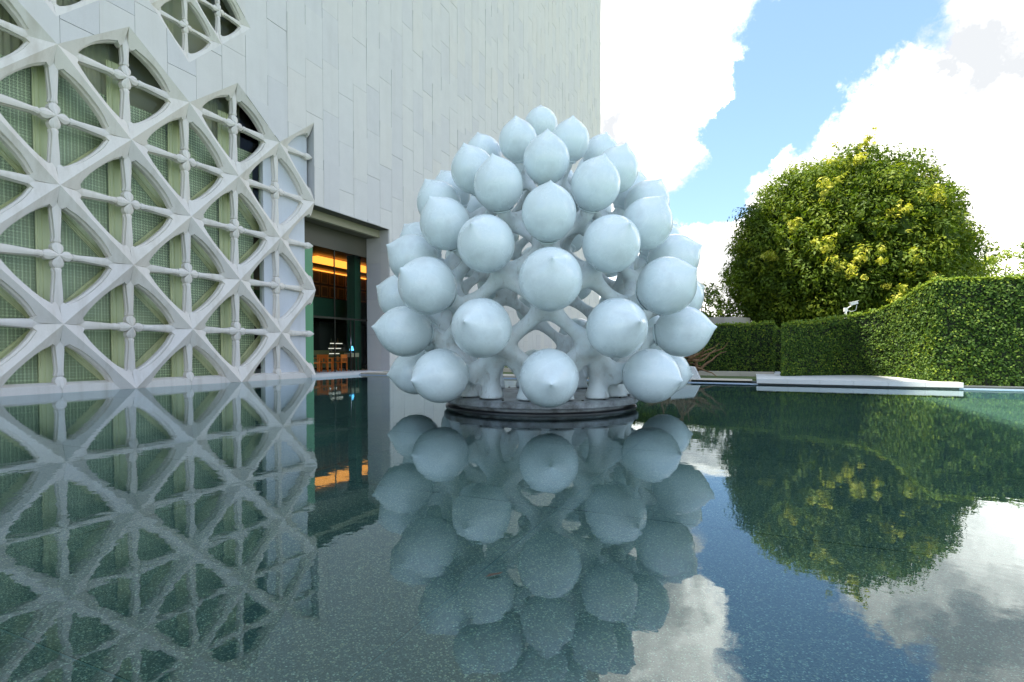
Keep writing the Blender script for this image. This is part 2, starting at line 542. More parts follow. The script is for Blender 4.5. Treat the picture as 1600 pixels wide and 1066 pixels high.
for n_, (vis, size, y0, z0, ps, hh) in enumerate(plist):
    tilt = rng.choice((-.006, -.003, .004, .010, .026)); base = rng.uniform(-.003, .003)
    if n_ < 300 and vis:
        full = len(ps) == 1 and len(ps[0]) == 4 and abs(abs(area(ps[0])) - (PWD - .011) * (PHT - .011)) < 1e-3
        if full and "p" in share: me = share["p"]
        else:
            q = MB()
            for p in ps: q.prism([(a - y0, c - z0) for a, c in p], "x", -.03, 0)
            me = q.mesh("stone_panel", M["panel"])
            if full: share["p"] = me
        put("stone_panel", me, bld, (base, y0 - 16.63, z0), (0, tilt / PHT, 0))
    else:
        k0 = len(rest.v)
        for p in ps: rest.prism([(a - 16.63, c) for a, c in p], "x", -.03, 0)
        rest.v[k0:] = [(v[0] + base + tilt * (v[2] - z0) / PHT, v[1], v[2]) for v in rest.v[k0:]]
        rtint += [rng.random()] * (len(rest.v) - k0)
ro = rest.build("stone_cladding", M["panel"], bld)
at = ro.data.attributes.new("tint", "FLOAT", "POINT"); at.data.foreach_set("value", rtint)
ro["kind"] = "stuff"
# rest of the building's shell
sh_ = MB().box(-60, -.6, YA - 16.63, YA - 16.43, -.2, H).box(-60, -.6, YB - 16.83, YB - 16.63, -.2, H) \
    .box(-60.2, -60, YA - 16.63, YB - 16.63, -.2, H).box(-60.2, -.02, YA - 16.63, YB - 16.63, H, H + .4)
sh_.build("outer_shell", M["slab"], bld)

# carved struts of the lattice
def strut_mesh(dy, dz, fullL, fullR, sc=1.0, ed=1.0):
    """ridge from (0,0) to (dy,dz); L = left of travel. profile meets at the nodes in a point"""
    Ln = math.hypot(dy, dz); uy, uz = dy / Ln, dz / Ln; ny, nz = -uz, uy
    ang = math.atan2(abs(dz), abs(dy))
    st = [0, .12, .26, .38, .45, .475, .49, .56, .74, .97, Ln / sc / 2]
    wd = [0.004, .118, .250, .340, .352, .318, .225, .212, .165, .136, .128]
    dp = [.0, .05, .11, .15, .165, .165, .135, .125, .095, .08, .075]
    S_ = st + [Ln / sc - s for s in st[-2::-1]]; W_ = wd + wd[-2::-1]; D_ = dp + dp[-2::-1]
    v = []; f = []
    for s, w, d in zip(S_, W_, D_):
        s *= sc; w *= sc; d *= sc
        led = .040 * sc * min(1, w / (.10 * sc)); bk = .36 * sc; d = w * .52
        d1, d2, d3 = max(.17 * sc, d + .03 * sc), max(.185 * sc, d + .045 * sc), max(.21 * sc, d + .07 * sc)
        left = [(w + led, bk), (w + led, d3), (w + led * .35, d2), (w, d1), (w, d)] if fullL else [(0, bk)] * 5
        right = [(-w, d), (-w, d1), (-w - led * .35, d2), (-w - led, d3), (-w - led, bk)] if fullR else [(0, bk)] * 5
        for t, dd in left + [(0, 0)] + right:
            v.append((-dd - .0, uy * s + ny * t, uz * s + nz * t))
    n = 11
    for a in range(len(S_) - 1):
        for c in range(n - 1):
            if (not fullL and c < 4) or (not fullR and c > 5): continue
            f.append((a * n + c, a * n + c + 1, (a + 1) * n + c + 1, (a + 1) * n + c))
    me = mesh_from("stone_strut", v, f, M["strut"])
    bm = bmesh.new(); bm.from_mesh(me)
    bmesh.ops.remove_doubles(bm, verts=bm.verts, dist=1e-5)
    bmesh.ops.recalc_face_normals(bm, faces=bm.faces); bm.to_mesh(me); bm.free()
    sharp(me, 24)
    return me
def arm_mesh(Ln, sc=1.0):
    """arm running +Y from the small cross to the big node, faceted heart shaped head at the start"""
    st = [0, .05, .10, .15, .21, .27, .31, .325, .35, .39, .44, .60, .9, Ln / sc]
    wd = [.003, .045, .088, .118, .130, .112, .072, .056, .084, .076, .062, .068, .088, .115]
    dp = [.10, .12, .14, .165, .175, .18, .19, .19, .18, .17, .165, .165, .17, .20]
    rg = [.0, .02, .035, .045, .045, .04, .03, .025, .03, .025, .02, .02, .02, .02]
    v = []; f = []
    for s, w, d, r in zip(st, wd, dp, rg):
        s *= sc; w *= sc; d *= sc; r *= sc
        led = .022 * sc * min(1, max(0, s / sc - .26) / .1)
        for t, dd in [(w + led, .34 * sc), (w + led, d + .10 * sc), (w, d + .08 * sc), (w, d), (w * .35, d - r), (-w * .35, d - r), (-w, d), (-w, d + .08 * sc), (-w - led, d + .10 * sc), (-w - led, .34 * sc)]:
            v.append((-dd, s, t))
    n = 10
    for a in range(len(st) - 1):
        for c in range(n - 1):
            f.append((a * n + c, a * n + c + 1, (a + 1) * n + c + 1, (a + 1) * n + c))
    f.append(tuple(range(n)))
    me = mesh_from("stone_bar", v, f, M["strut"]); recalc(me); sharp(me, 24)
    return me
centers = set()
for i in range(IMIN, 4):
    for j in range(0, 6):
        if (i + j) % 2: centers.add((i, j))
for j in (1, 3, 5): centers.add((4, j))
smesh = {}
def add_strut(p, q, fl, fr, sc=1.0, d=0.0):
    key = (round(q[0] - p[0], 3), round(q[1] - p[1], 3), fl, fr, sc)
    if key not in smesh: smesh[key] = strut_mesh(q[0] - p[0], q[1] - p[1], fl, fr, sc)
    return put("stone_strut", smesh[key], bld, (-.004 - d, p[0] - 16.63, p[1]))
for i in range(IMIN, 4):
    for j in range(0, 7):
        if (i + j) % 2: continue
        if j < 6:      # up-right: left of travel is (i, j+1), right is (i+1, j)
            fl, fr = (i, j + 1) in centers, (i + 1, j) in centers
            if fl or fr:
                if i + 1 == 4: fl = True; fr = fr or j < 4
                add_strut(NP(i, j), NP(i + 1, j + 1), fl, fr)
        if j > 0:      # down-right: left (upper) is (i+1, j), right (lower) is (i, j-1)
            fl, fr = (i + 1, j) in centers, (i, j - 1) in centers
            if fl or fr:
                if i + 1 == 4: fr = True
                add_strut(NP(i, j), NP(i + 1, j - 1), fl, fr)
amesh = {}
def add_arm(p, q, sc=1.0, short=0.0):
    Ln = math.hypot(q[0] - p[0], q[1] - p[1]) - short
    key = (round(Ln, 3), sc)
    if key not in amesh: amesh[key] = arm_mesh(Ln, sc)
    a = math.atan2(q[1] - p[1], q[0] - p[0])
    return put("stone_bar", amesh[key], bld, (-.004, p[0] - 16.63, p[1]), (a, 0, 0))
for (i, j) in centers:
    c = NP(i, j)
    if j == 0:
        add_arm((c[0], .10), NP(i, 1), 1, .35); continue
    add_arm(c, NP(i - 1, j), 1, .35)
    if i < 4:
        add_arm(c, NP(i + 1, j), 1, .35); add_arm(c, NP(i, j + 1), 1, .35 if j < 5 else .12); add_arm(c, NP(i, j - 1), 1, .35)
# secondary openings higher up
def small_open(cs):
    S2 = set(cs)
    def has(y, z): return any(abs(y - a) < .05 and abs(z - c) < .05 for a, c in cs)
    done = set()
    for cy, cz in cs:
        Lp, Rp, T, B = (cy - HP, cz), (cy + HP, cz), (cy, cz + HP), (cy, cz - HP)
        for p, q, nb, side in ((B, Rp, (cy + HP, cz - HP), "L"), (Lp, T, (cy - HP, cz + HP), "R"), (Lp, B, (cy - HP, cz - HP), "L"), (T, Rp, (cy + HP, cz + HP), "R")):
            key = (round(p[0] + q[0], 1), round(p[1] + q[1], 1))
            if key in done: continue
            done.add(key); both = has(*nb)
            add_strut(p, q, both or side == "L", both or side == "R", .66)
        for q in (Lp, Rp, T, B): add_arm((cy, cz), q, .66, .22)
small_open(UC); small_open(UC2)
# sill along the waterline, solid slab behind the right-hand bay
yy = YL
while yy < Y4 - .1:
    y2 = min(yy + 2 * PY, Y4 - .02)
    MB().prism([(-.36, -.3), (-.13, -.3), (-.13, .20), (-.36, .27)], "y", yy - 16.63 + .004, y2 - 16.63 - .004).build("sill_stone", M["strut"], bld); yy = y2
sb = MB().box(-.56, -.33, 14.42 - 16.63, -.22, -.3, 4 * PZ + .1)
sb.build("stone_bay_slab", M["slab"], bld)
sb = MB().prism([(14.42 - 16.63, 4 * PZ + .105), (-.06, 4 * PZ + .105), (-.06, 10.6), (14.42 - 16.63, 9.2)], "x", -.54, -.33)
sb.build("stone_bay_slab", M["slab"], bld)

# glazing and the pale green screens behind the lattice
M["green"] = mat("pale_green_lacquer", (.40, .47, .20), .35)
g = G(M["green"]); g.color(g.ramp(g.noise(1, 4, .6, stretch=(1, 9, .5)), [(.3, (.70, .71, .42)), (.7, (.85, .82, .55))]))
def filigree():
    m = mat("filigree_screen", (.4, .5, .3), .4); g = G(m)
    sp = g.n("ShaderNodeSeparateXYZ"); g.l(g.pos(), sp.inputs[0])
    P = .165
    def cell(v, o): return g.math("SUBTRACT", g.math("FRACT", g.math("ADD", g.math("DIVIDE", v, P), o)), .5)
    a, c = cell(sp.outputs[1], 0), cell(sp.outputs[2], 0)
    aa, cc = g.math("ABSOLUTE", a), g.math("ABSOLUTE", c)
    def line(v, w): return g.math("LESS_THAN", v, w)
    ln = g.math("MAXIMUM", line(g.math("ABSOLUTE", g.math("SUBTRACT", aa, cc)), .045), line(g.math("MINIMUM", aa, cc), .035))
    ln = g.math("MAXIMUM", ln, line(g.math("ABSOLUTE", g.math("SUBTRACT", g.math("MAXIMUM", aa, cc), .46)), .04))
    ln = g.math("MAXIMUM", ln, line(g.math("ABSOLUTE", g.math("SUBTRACT", g.math("ADD", aa, cc), .42)), .05))
    g.color(g.mix(ln, (.022, .055, .038), (.66, .74, .50))); return m
M["filigree"] = filigree()
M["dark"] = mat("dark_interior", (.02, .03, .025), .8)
M["curtain"] = mat("pale_curtain", (.62, .60, .44), .8)
ZT = 9.95
YS0, YS1 = YL, 14.42
bd = -.74
def ribbed(p, q, w=.40, d=bd, name="ribbed_band"):
    (y0, z0), (y1, z1) = p, q
    Ln = math.hypot(y1 - y0, z1 - z0); uy, uz = (y1 - y0) / Ln, (z1 - z0) / Ln; ny, nz = -uz, uy
    prof = [(-.5, .03), (-.5, .0), (-.42, 0), (-.40, .018), (-.30, .018), (-.28, 0), (-.20, 0), (-.17, .022), (.17, .022), (.20, 0), (.28, 0), (.30, .018), (.40, .018), (.42, 0), (.5, 0), (.5, .03)]
    v = []
    for s in (0, Ln):
        for t, x in prof: v.append((d + (x if abs(t) < .5 or x == 0 else -x), (y0 + uy * s + ny * t * w) - 16.63, z0 + uz * s + nz * t * w))
    n = len(prof); f = [(k_, k_ + 1, n + k_ + 1, n + k_) for k_ in range(n - 1)]
    me = mesh_from(name, v, f, M["green"]); return put(name, me, bld)
for i in range(IMIN, 4):
    y = NP(i, 0)[0]
    if y < YS1: ribbed((y, .1), (y, 5.0 * PZ - .1 if i % 2 else 5.3 * PZ), .42)
for i in range(IMIN, 4):
    for j in range(0, 5):
        if (i + j) % 2: continue
        if j < 5 and (j < 4 or i % 2): ribbed(NP(i, j), NP(i + 1, j + 1), .34, bd - .045)
        if j > 0: ribbed(NP(i, j), NP(i + 1, j - 1), .34, bd - .085)
# filigree sheets, one per lattice half-cell column, window panes one per diamond
for i in range(IMIN, 3):
    y0, y1 = NP(i, 0)[0], min(NP(i + 1, 0)[0], YS1)
    MB().box(bd - .14, bd - .12, y0 - 16.63 + .004, y1 - 16.63 - .004, .05, 4.75 * PZ).build("filigree_screen", M["filigree"], bld)
MB().box(-1.6, -1.5, YL - 16.63, YS1 - 16.63, -.2, 16).build("inner_wall", M["curtain"], bld)
for (i, j) in sorted(centers):
    if i >= 4: continue
    pts = [NP(i, j + 1), NP(i - 1, j), NP(i, j - 1) if j else NP(i, 0), NP(i + 1, j)]
    if j == 0: pts = [NP(i, 1), NP(i - 1, 0), NP(i + 1, 0)]
    pts = [(min(a, YS1) - 16.63, c) for a, c in pts]
    me = mesh_from("window_pane", [(-.46, a, c) for a, c in pts], [tuple(range(len(pts)))], M["glass"])
    put("window_pane", me, bld)
for cy, cz in UC + UC2:
    me = mesh_from("window_pane", [(-.40, a - 16.63, c) for a, c in dia(cy, cz)], [(0, 1, 2, 3)], M["glass"]); put("window_pane", me, bld)
# pleated curtains behind the top row
def curtain(y0, y1, z0, z1, x, m, name="curtain"):
    v = []; f = []; n = int((y1 - y0) / .035)
    for k_ in range(n + 1):
        y = y0 + (y1 - y0) * k_ / n; dx = .03 * math.sin(k_ * 1.25) + .015 * math.sin(k_ * .37)
        v += [(x + dx, y - 16.63, z0), (x + dx, y - 16.63, z1)]
    for k_ in range(n): f.append((2 * k_, 2 * k_ + 2, 2 * k_ + 3, 2 * k_ + 1))
    me = mesh_from(name, v, f, m, True); return put(name, me, bld)
for i in range(IMIN + 1, 3, 2):
    y = NP(i, 0)[0]; curtain(y - 1.5, y + .1, 4.8 * PZ, 6.1 * PZ, -1.1, M["curtain"])
for cy, cz in ((11.4, 12.4), (7.9, 10.7)): curtain(cy - 2.2, cy + .2, cz - 2.2, cz + 2.4, -1.0, M["curtain"])

# entrance recess
en = bld
def eb(name, m, x0, x1, y0, y1, z0, z1): return MB().box(x0, x1, y0 - 16.63, y1 - 16.63, z0, z1).build(name, m, en)
JD = -1.36
M["olive"] = mat("olive_render", (.36, .34, .24), .7)
eb("lintel_beam", M["olive"], -.75, -.56, DY0 + .0, DY1, 6.64, 7.5)
eb("entrance_soffit", mat("dark_soffit", (.16, .15, .11), .7), JD - .1, -.752, DY0 - .3, DY1, 6.66, 6.8)
eb("lintel_soffit", mat("shadow_line", (.10, .10, .09), .7), -.559, -.036, DY0, DY1 - .044, 6.985, 6.998)
eb("glazing_header", mat("bronze_header", (.09, .085, .06), .5), JD - .06, JD, DY0 - .2, DY1, 5.72, 6.658)
# right jamb: panels with open joints
zz = .12
for kz in range(4):
    z1 = min(zz + 1.76, 6.99); off = 0
    for (xa, xb), dz in (((JD, -.52), 0), ((-.514, -.036), .5)):
        za, zb = zz + (dz if kz else 0), min(z1 + dz, 6.99)
        eb("jamb_panel", M["jamb"], xa, xb, DY1 - .042, DY1 - .002, za + .004, zb - .004)
    zz = z1
eb("jamb_core", M["joint"], JD - .1, -.56, DY1 + .042, DY1 + .4, 0, 7.6)
eb("threshold_paving", M["pale"], -8.0, .012, DY0 - .24, DY1 + .5, -.3, .115)
M["frame_green"] = mat("green_metal_frame", (.12, .34, .18), .35)
M["steel"] = mat("dark_bronze_metal", (.05, .05, .04), .35, .6)
eb("door_frame", M["frame_green"], -.72, -.60, DY0 - .34, DY0 + .02, .12, 6.64)
eb("door_frame", M["frame_green"], JD - .05, JD + .03, DY0 + .45, DY0 + 1.20, .12, 5.72)
ys = [DY0 + 1.2, 19.22, 20.28, 20.56, DY1]
for y in ys[1:4]: eb("mullion", M["steel"], JD - .04, JD + .01, y - .018, y + .018, .12, 5.72 if y < 20 else 2.58)
eb("transom", M["steel"], JD - .05, JD + .02, DY0 + .2, DY1, 2.56, 2.64)
for a_, b_ in zip(ys[:-1], ys[1:]):
    for z0, z1 in ((.12, 2.555), (2.645, 5.715)):
        me = mesh_from("glass_pane", [(JD - .02, a_ - 16.61, z0), (JD - .02, b_ - 16.65, z0), (JD - .02, b_ - 16.65, z1), (JD - .02, a_ - 16.61, z1)], [(0, 1, 2, 3)], M["glass"])
        put("glass_pane", me, en)
# room inside
M["wood"] = mat("dark_brown_panelling", (.045, .025, .014), .45)
eb("room_back_wall", M["wood"], -9.0, -8.8, 14.5, 32, .0, 6.2)
eb("room_side_wall", M["wood"], -9.0, -1.5, 31.8, 32, .0, 6.2)
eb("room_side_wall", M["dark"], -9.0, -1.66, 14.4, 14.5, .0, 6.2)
eb("room_ceiling", mat("brown_ceiling", (.12, .07, .035), .6), -9.0, -1.42, 14.4, 32, 6.0, 6.2)
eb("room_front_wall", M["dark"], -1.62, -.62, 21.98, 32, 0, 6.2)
eb("room_floor", mat("grey_room_floor", (.22, .20, .18), .3), -9.0, -8.0, 14.5, 32, .0, .11)
eb("room_floor", M["pale"], -8.0, -1.5, DY1 + .502, 32, .0, .11)
# glowing cove in the ceiling
def emit(name, col, s):
    m = bpy.data.materials.new(name); m.use_nodes = True; b_ = m.node_tree.nodes["Principled BSDF"]
    b_.inputs["Base Color"].default_value = (*col, 1); b_.inputs["Emission Color"].default_value = (*col, 1); b_.inputs["Emission Strength"].default_value = s; return m
M["cove"] = emit("warm_cove_light", (1.0, .36, .05), .50)
eb("ceiling_light", M["cove"], -5.5, -3.9, 20.8, 27.5, 5.86, 5.90)
eb("ceiling_light", M["cove"], -8.4, -7.4, 23.0, 30, 5.88, 5.92)
# mezzanine with balustrade and framed upper wall
eb("mezzanine_floor", M["wood"], -8.8, -3.6, 16.0, 31.8, 2.75, 3.0)
eb("mezzanine_front", mat("bottle_green_glass_front", (.02, .06, .04), .12), -3.6, -3.55, 16.0, 31.8, 2.72, 3.75)
for r_ in range(2):
    for k_ in range(9):
        y = 20.6 + k_ * .62
        fo = eb("wall_lattice_frame", mat("amber_frame", (.20, .10, .035), .5) if (r_ == 0 and k_ == 0) else bpy.data.materials["amber_frame"], -4.70, -4.66, y, y + .5, 3.95 + r_ * .72, 4.55 + r_ * .72)
        eb("frame_panel", M["wood"], -4.66, -4.65, y + .06, y + .44, 4.01 + r_ * .72, 4.49 + r_ * .72)
eb("upper_room_wall", M["wood"], -4.9, -4.72, 16, 31.8, 3.0, 5.3)
eb("glass_column", mat("green_column", (.03, .10, .06), .1), -2.5, -2.0, 21.35, 21.80, .12, 5.9)

def copy_tree(o, parent=None):
    c = o.copy(); C.objects.link(c); c.parent = parent
    for ch in [x for x in C.objects if x.parent == o]: copy_tree(ch, c)
    return c
# furniture behind the glass
M["orange_wood"] = mat("orange_stained_wood", (.80, .20, .03), .4)
M["cushion"] = mat("olive_cushion", (.16, .17, .07), .8)
def chair(label, loc, rz):
    t = thing("wooden_chair", label, "chair", loc, rz, "orange wooden chairs behind the entrance glass")
    MB().box(-.25, .25, -.24, .24, .40, .45).build("seat", M["orange_wood"], t)
    for sx in (-1, 1):
        for sy in (-1, 1):
            h = .80 if sy > 0 else .62
            MB().box(sx * .24 - .022, sx * .24 + .022, sy * .22 - .022, sy * .22 + .022, 0, h).build("leg", M["orange_wood"], t)
        MB().box(sx * .24 - .024, sx * .24 + .024, -.25, .20, .62, .655).build("armrest", M["orange_wood"], t)
    MB().box(-.215, .215, .205, .235, .62, .80).build("backrest", M["orange_wood"], t)
    for k_ in range(3): MB().box(-.13 + k_ * .12, -.10 + k_ * .12, .208, .232, .45, .62).build("back_slat", M["orange_wood"], t)
    MB().box(-.2, .2, -.2, .19, .452, .49).build("cushion", M["cushion"], t)
    return t
chair("orange wooden armchair nearest the middle of the entrance glass, seen from its back", (-18.0, 19.0, .116), R(200))
chair("orange wooden armchair partly hidden behind the green door frame", (-17.95, 18.15, .116), R(100))
chair("orange wooden armchair turned sideways just left of the thin door posts", (-17.95, 19.95, .116), R(-80))
tb = thing("dining_table", "low wooden table with a dark top behind the orange armchairs", "table", (-18.9, 19.9, .116))
MB().box(-.4, .4, -.6, .6, .70, .74).build("table_top", M["wood"], tb)
for sx in (-1, 1):
    for sy in (-1, 1): MB().box(sx * .35 - .03, sx * .35 + .03, sy * .55 - .03, sy * .55 + .03, 0, .70).build("leg", M["orange_wood"], tb)
sf = thing("sofa", "olive upholstered bench seat deep inside the dim room", "sofa", (-19.9, 20.6, .116), R(90))
MB().box(-1.0, 1.0, -.4, .4, .12, .45).build("seat", M["cushion"], sf)
MB().box(-1.0, 1.0, .25, .45, .455, 1.0).build("backrest", M["cushion"], sf)
for sx in (-.9, .9): MB().box(sx - .05, sx + .05, -.35, .35, 0, .118).build("leg", M["wood"], sf)
st = thing("console_table", "narrow cream console beside the jamb carrying a blue shaded lamp", "table", (-18.1, 20.95, .116))
MB().box(-.2, .2, -.3, .3, .66, .86).build("drawer_box", mat("cream_paint", (.45, .42, .28), .6), st)
for sx in (-1, 1):
    for sy in (-1, 1): MB().box(sx * .17 - .02, sx * .17 + .02, sy * .26 - .02, sy * .26 + .02, 0, .658).build("leg", M["wood"], st)
lp = thing("table_lamp", "small bright blue shade lamp standing on the cream console", "lamp", (-18.1, 20.95, .977))
MB().lathe([(0, 0), (.08, 0), (.08, .02), (.015, .03), (.015, .16)], 14).build("lamp_base", M["steel"], lp, True)
MB().lathe([(.11, .12), (.06, .34), (.0, .34)], 16).build("lamp_shade", emit("blue_lit_shade", (.12, .55, .95), .5), lp, True)
sf2 = thing("shelf_unit", "dark bar shelving with three lit white shelf edges", "shelf", (-20.6, 23.0, .116))
MB().box(-.4, 0, -1.6, 1.9, 0, 2.5).build("cabinet", M["dark"], sf2)
for k_, (dy, z) in enumerate(((-.5, 1.35), (-.62, 1.08), (-.75, .80))):
    MB().box(.0, .05, dy - .35, dy + .55, z, z + .035).build("shelf", emit("lit_shelf_edge", (.9, .88, .8), .25) if k_ == 0 else bpy.data.materials["lit_shelf_edge"], sf2)
for k_ in range(9):
    bt = MB().lathe([(0, 0), (.04, 0), (.04, .16), (.015, .22), (.015, .28), (0, .28)], 10).build("bottle", mat("bottle_glass_%d" % k_, (.1 + .05 * (k_ % 3), .12, .06), .1), None, True)
    bt.location = (-20.57, 22.1 + k_ * .17 + (k_ % 2) * .03, .116 + (.835 if k_ < 3 else 1.115 if k_ < 6 else 1.385))
    bt.location.y = 21.98 + (k_ % 3) * .24 + (0, .12, .24)[k_ // 3]
    tag(bt, "small dark bottle, %s on the %s lit bar shelf" % (("leftmost", "middle one", "rightmost")[k_ % 3], ("lowest", "middle", "top")[k_ // 3]), "bottle", "bottles on the bar shelves")
uc = MB()

# ------------------------------------------------------------------ sculpture
AX = Vector((-3.93, 10.18, 0))
VD = Vector((.4091, -.9125, 0)); VP = Vector((.9125, .4091, 0))
def pol(th, r, z): return VD * (r * math.cos(th)) + VP * (r * math.sin(th)) + Vector((0, 0, z))
sc_ = thing("flower_sculpture", "giant pale blue white dome of pointed balloon like buds on branching stems", "sculpture", AX)
#         R     z    r    tip elevation, half step offset, n
rings = [(2.52, .67, .470, -6, 0), (2.74, 1.45, .475, 7, 1), (2.80, 2.17, .485, 24, 0), (2.58, 2.78, .460, 24, 1),
         (2.42, 3.25, .435, 50, 0), (2.10, 3.84, .415, 58, 1), (1.80, 4.30, .395, 64, 0), (1.22, 4.87, .355, 74, 1)]
prof = [(-1.02, .30), (-.985, .33), (-.95, .37), (-.90, .455), (-.82, .575), (-.70, .714), (-.50, .866), (-.25, .968), (0, 1.0), (.2, .982), (.4, .918), (.55, .835), (.68, .735), (.78, .625), (.87, .50), (.95, .37),
        (1.01, .262), (1.06, .175), (1.10, .112), (1.135, .068), (1.165, .038), (1.185, .015), (1.19, .0)]
def bulb_mesh(tipstretch=1.0):
    b_ = MB(); b_.lathe([(r, z if z < .3 else .3 + (z - .3) * tipstretch) for z, r in prof], 44)
    me = b_.mesh("bulb", M["white"], True)
    bm = bmesh.new(); bm.from_mesh(me); bmesh.ops.remove_doubles(bm, verts=bm.verts, dist=1e-5); bmesh.ops.recalc_face_normals(bm, faces=bm.faces); bm.to_mesh(me); bm.free()
    md = bpy.data.objects.new("tmp", me); C.objects.link(md); ss = md.modifiers.new("s", "SUBSURF"); ss.levels = 1
    dg = bpy.context.evaluated_depsgraph_get(); m2 = bpy.data.meshes.new_from_object(md.evaluated_get(dg)); bpy.data.objects.remove(md)
    m2.polygons.foreach_set("use_smooth", [True] * len(m2.polygons)); m2.name = "bulb"
    return m2
bm_low, bm_mid, bm_hi = bulb_mesh(1.14), bulb_mesh(1.02), bulb_mesh(1.06)
# little folded collar below each bud
cb = MB(); cb.lathe([(.27, -1.06), (.36, -1.02), (.43, -.985), (.455, -.955), (.43, -.945), (.38, -.96), (.33, -1.0)], 28)
collar = cb.mesh("collar", M["white"], True)
stems = MB()
netR = [1.86, 1.98, 2.02, 1.90, 1.74, 1.50, 1.2, .82]
netZ = [.66, 1.20, 1.84, 2.38, 2.88, 3.36, 3.82, 4.28]
netr = [.20, .20, .20, .185, .17, .155, .14, .12]
def node(k_, m_): return pol((m_ + .5 * rings[k_][4]) * math.pi / 4, netR[k_], netZ[k_])
def flare(p, q, ra, rb, mid, bow=None, seg=12):
    p, q = Vector(p), Vector(q); n = 9; pts = []; rr = []
    for k_ in range(n):
        t = k_ / (n - 1); c = p.lerp(q, t)
        if bow is not None: c = c + bow * math.sin(math.pi * t)
        pts.append(c); e = abs(2 * t - 1) ** 2.2
        rr.append(mid + ((ra if t < .5 else rb) - mid) * e)
    stems.tube(pts, rr, seg)
for k_, (Rr, z, r, el, hf) in enumerate(rings):
    for m_ in range(8):
        th = (m_ + .5 * hf) * math.pi / 4
        P = pol(th, Rr, z); d = pol(th, math.cos(R(el)), math.sin(R(el)))
        jig = R(rng.uniform(-3, 3)); d = Matrix.Rotation(jig, 3, "Z") @ d
        q = d.to_track_quat("Z", "Y")
        bo = put("bulb", bm_hi if k_ > 3 else (bm_low if k_ < 2 else bm_mid), sc_, P); bo.rotation_mode = "QUATERNION"; bo.rotation_quaternion = q; bo.scale = (r, r, r)
        co = put("collar", collar, bo)
        # stem from network node to the neck
        nn = node(k_, m_); neck = P - d * r * .93; ctrl = P - d * r * 1.7
        pts = []; rr = []
        for s in range(9):
            t = s / 8; pts.append(nn * (1 - t) ** 2 + ctrl * (2 * t * (1 - t)) + neck * t * t)
            rr.append(netr[k_] * (1.15 * (1 - t) + .02) + t * r * .36 - .05 * math.sin(math.pi * t))
        stems.tube(pts, rr, 14)
        # diagonal members to the next ring
        if k_ < 7:
            for dm in ((0, -1) if hf == 0 else (0, 1)):
                flare(nn, node(k_ + 1, m_ + dm), netr[k_] * 1.3, netr[k_ + 1] * 1.25, netr[k_] * .62, -pol(th, .03, 0))
        if k_ in (0, 1, 2, 3): # horizontal webs
            if k_ == 9: flare(nn, node(k_, m_ + 1), netr[k_] * 1.0, netr[k_] * 1.0, netr[k_] * .42, Vector((0, 0, -.10)))
        if k_ == 7: flare(nn, Vector((0, 0, 4.75)), .14, .16, .09, Vector((0, 0, .08)))
# legs under the second ring down to the plate
for m_ in range(8):
    th = (m_ + .5) * math.pi / 4
    for sg in (-1, 1):
        pts = []; rr = []
        for s in range(11):
            t = s / 10; a_ = th + sg * R(1.5 + 11 * math.sin(min(1, t * 1.15) * math.pi / 2) ** 2)
            pts.append(pol(a_, 1.98 - .34 * math.sin(math.pi * t * .55), 1.20 * (1 - t) + .235 * t)); rr.append(.19 - .065 * math.sin(math.pi * min(1, t * 1.02)) + .10 * max(0, t - .6) ** 1.3 * 2)
        stems.tube(pts, rr, 14)
stems.tube([(0, 0, 4.7), (0, 0, 5.0), (0, 0, 5.4)], [.16, .10, .14], 14)
tb_ = put("bulb", bm_hi, sc_, (0, 0, 5.62)); tb_.scale = (.34,) * 3; put("collar", collar, tb_)
me = stems.mesh("stem_lattice", M["stem"])
tmp = bpy.data.objects.new("tmp", me); C.objects.link(tmp)
rm = tmp.modifiers.new("r", "REMESH"); rm.mode = "VOXEL"; rm.voxel_size = .032; rm.use_smooth_shade = True
sm = tmp.modifiers.new("s", "SMOOTH"); sm.factor = .8; sm.iterations = 14
dg = bpy.context.evaluated_depsgraph_get()
m2 = bpy.data.meshes.new_from_object(tmp.evaluated_get(dg)); bpy.data.objects.remove(tmp)
m2.polygons.foreach_set("use_smooth", [True] * len(m2.polygons)); m2.name = "stem_lattice"
if not m2.materials: m2.materials.append(M["stem"])
put("stem_lattice", m2, sc_)
# round plinth
pn = thing("round_plinth", "low round grey steel plate standing in the water under the sculpture", "plinth", AX)
def plate_mat():
    m = mat("weathered_plate", (.25, .27, .28), .45); g = G(m)
    n1 = g.noise(3.0, 8, .7)
    g.color(g.ramp(n1, [(.35, (.09, .09, .085)), (.5, (.24, .26, .27)), (.7, (.40, .44, .46))])); g.bump(n1, .2, .01); return m
M["plate"] = plate_mat()
pb = MB(); pb.lathe([(0, .235), (1.70, .235), (1.86, .228), (1.93, .215), (1.95, .195), (1.95, .12), (1.93, .10), (1.74, .095), (1.74, .03)], 96)
me = pb.mesh("plinth_top", M["plate"]); sharp(me, 35); put("plinth_top", me, pn)
pb = MB(); pb.lathe([(1.73, .06), (1.74, .035), (1.90, .03), (1.92, .02), (1.92, -.25)], 96)
me = pb.mesh("plinth_ring", mat("black_steel_ring", (.025, .027, .03), .3)); sharp(me, 35); put("plinth_ring", me, pn)
for k_ in range(24):
    a = 2 * math.pi * k_ / 24
    bo = MB().lathe([(0, .02), (.022, .02), (.026, .0)], 8); mm = bo.mesh("bolt", M["steel"]) if k_ == 0 else mm
    put("bolt", mm, pn, (1.8 * math.cos(a), 1.8 * math.sin(a), .231))

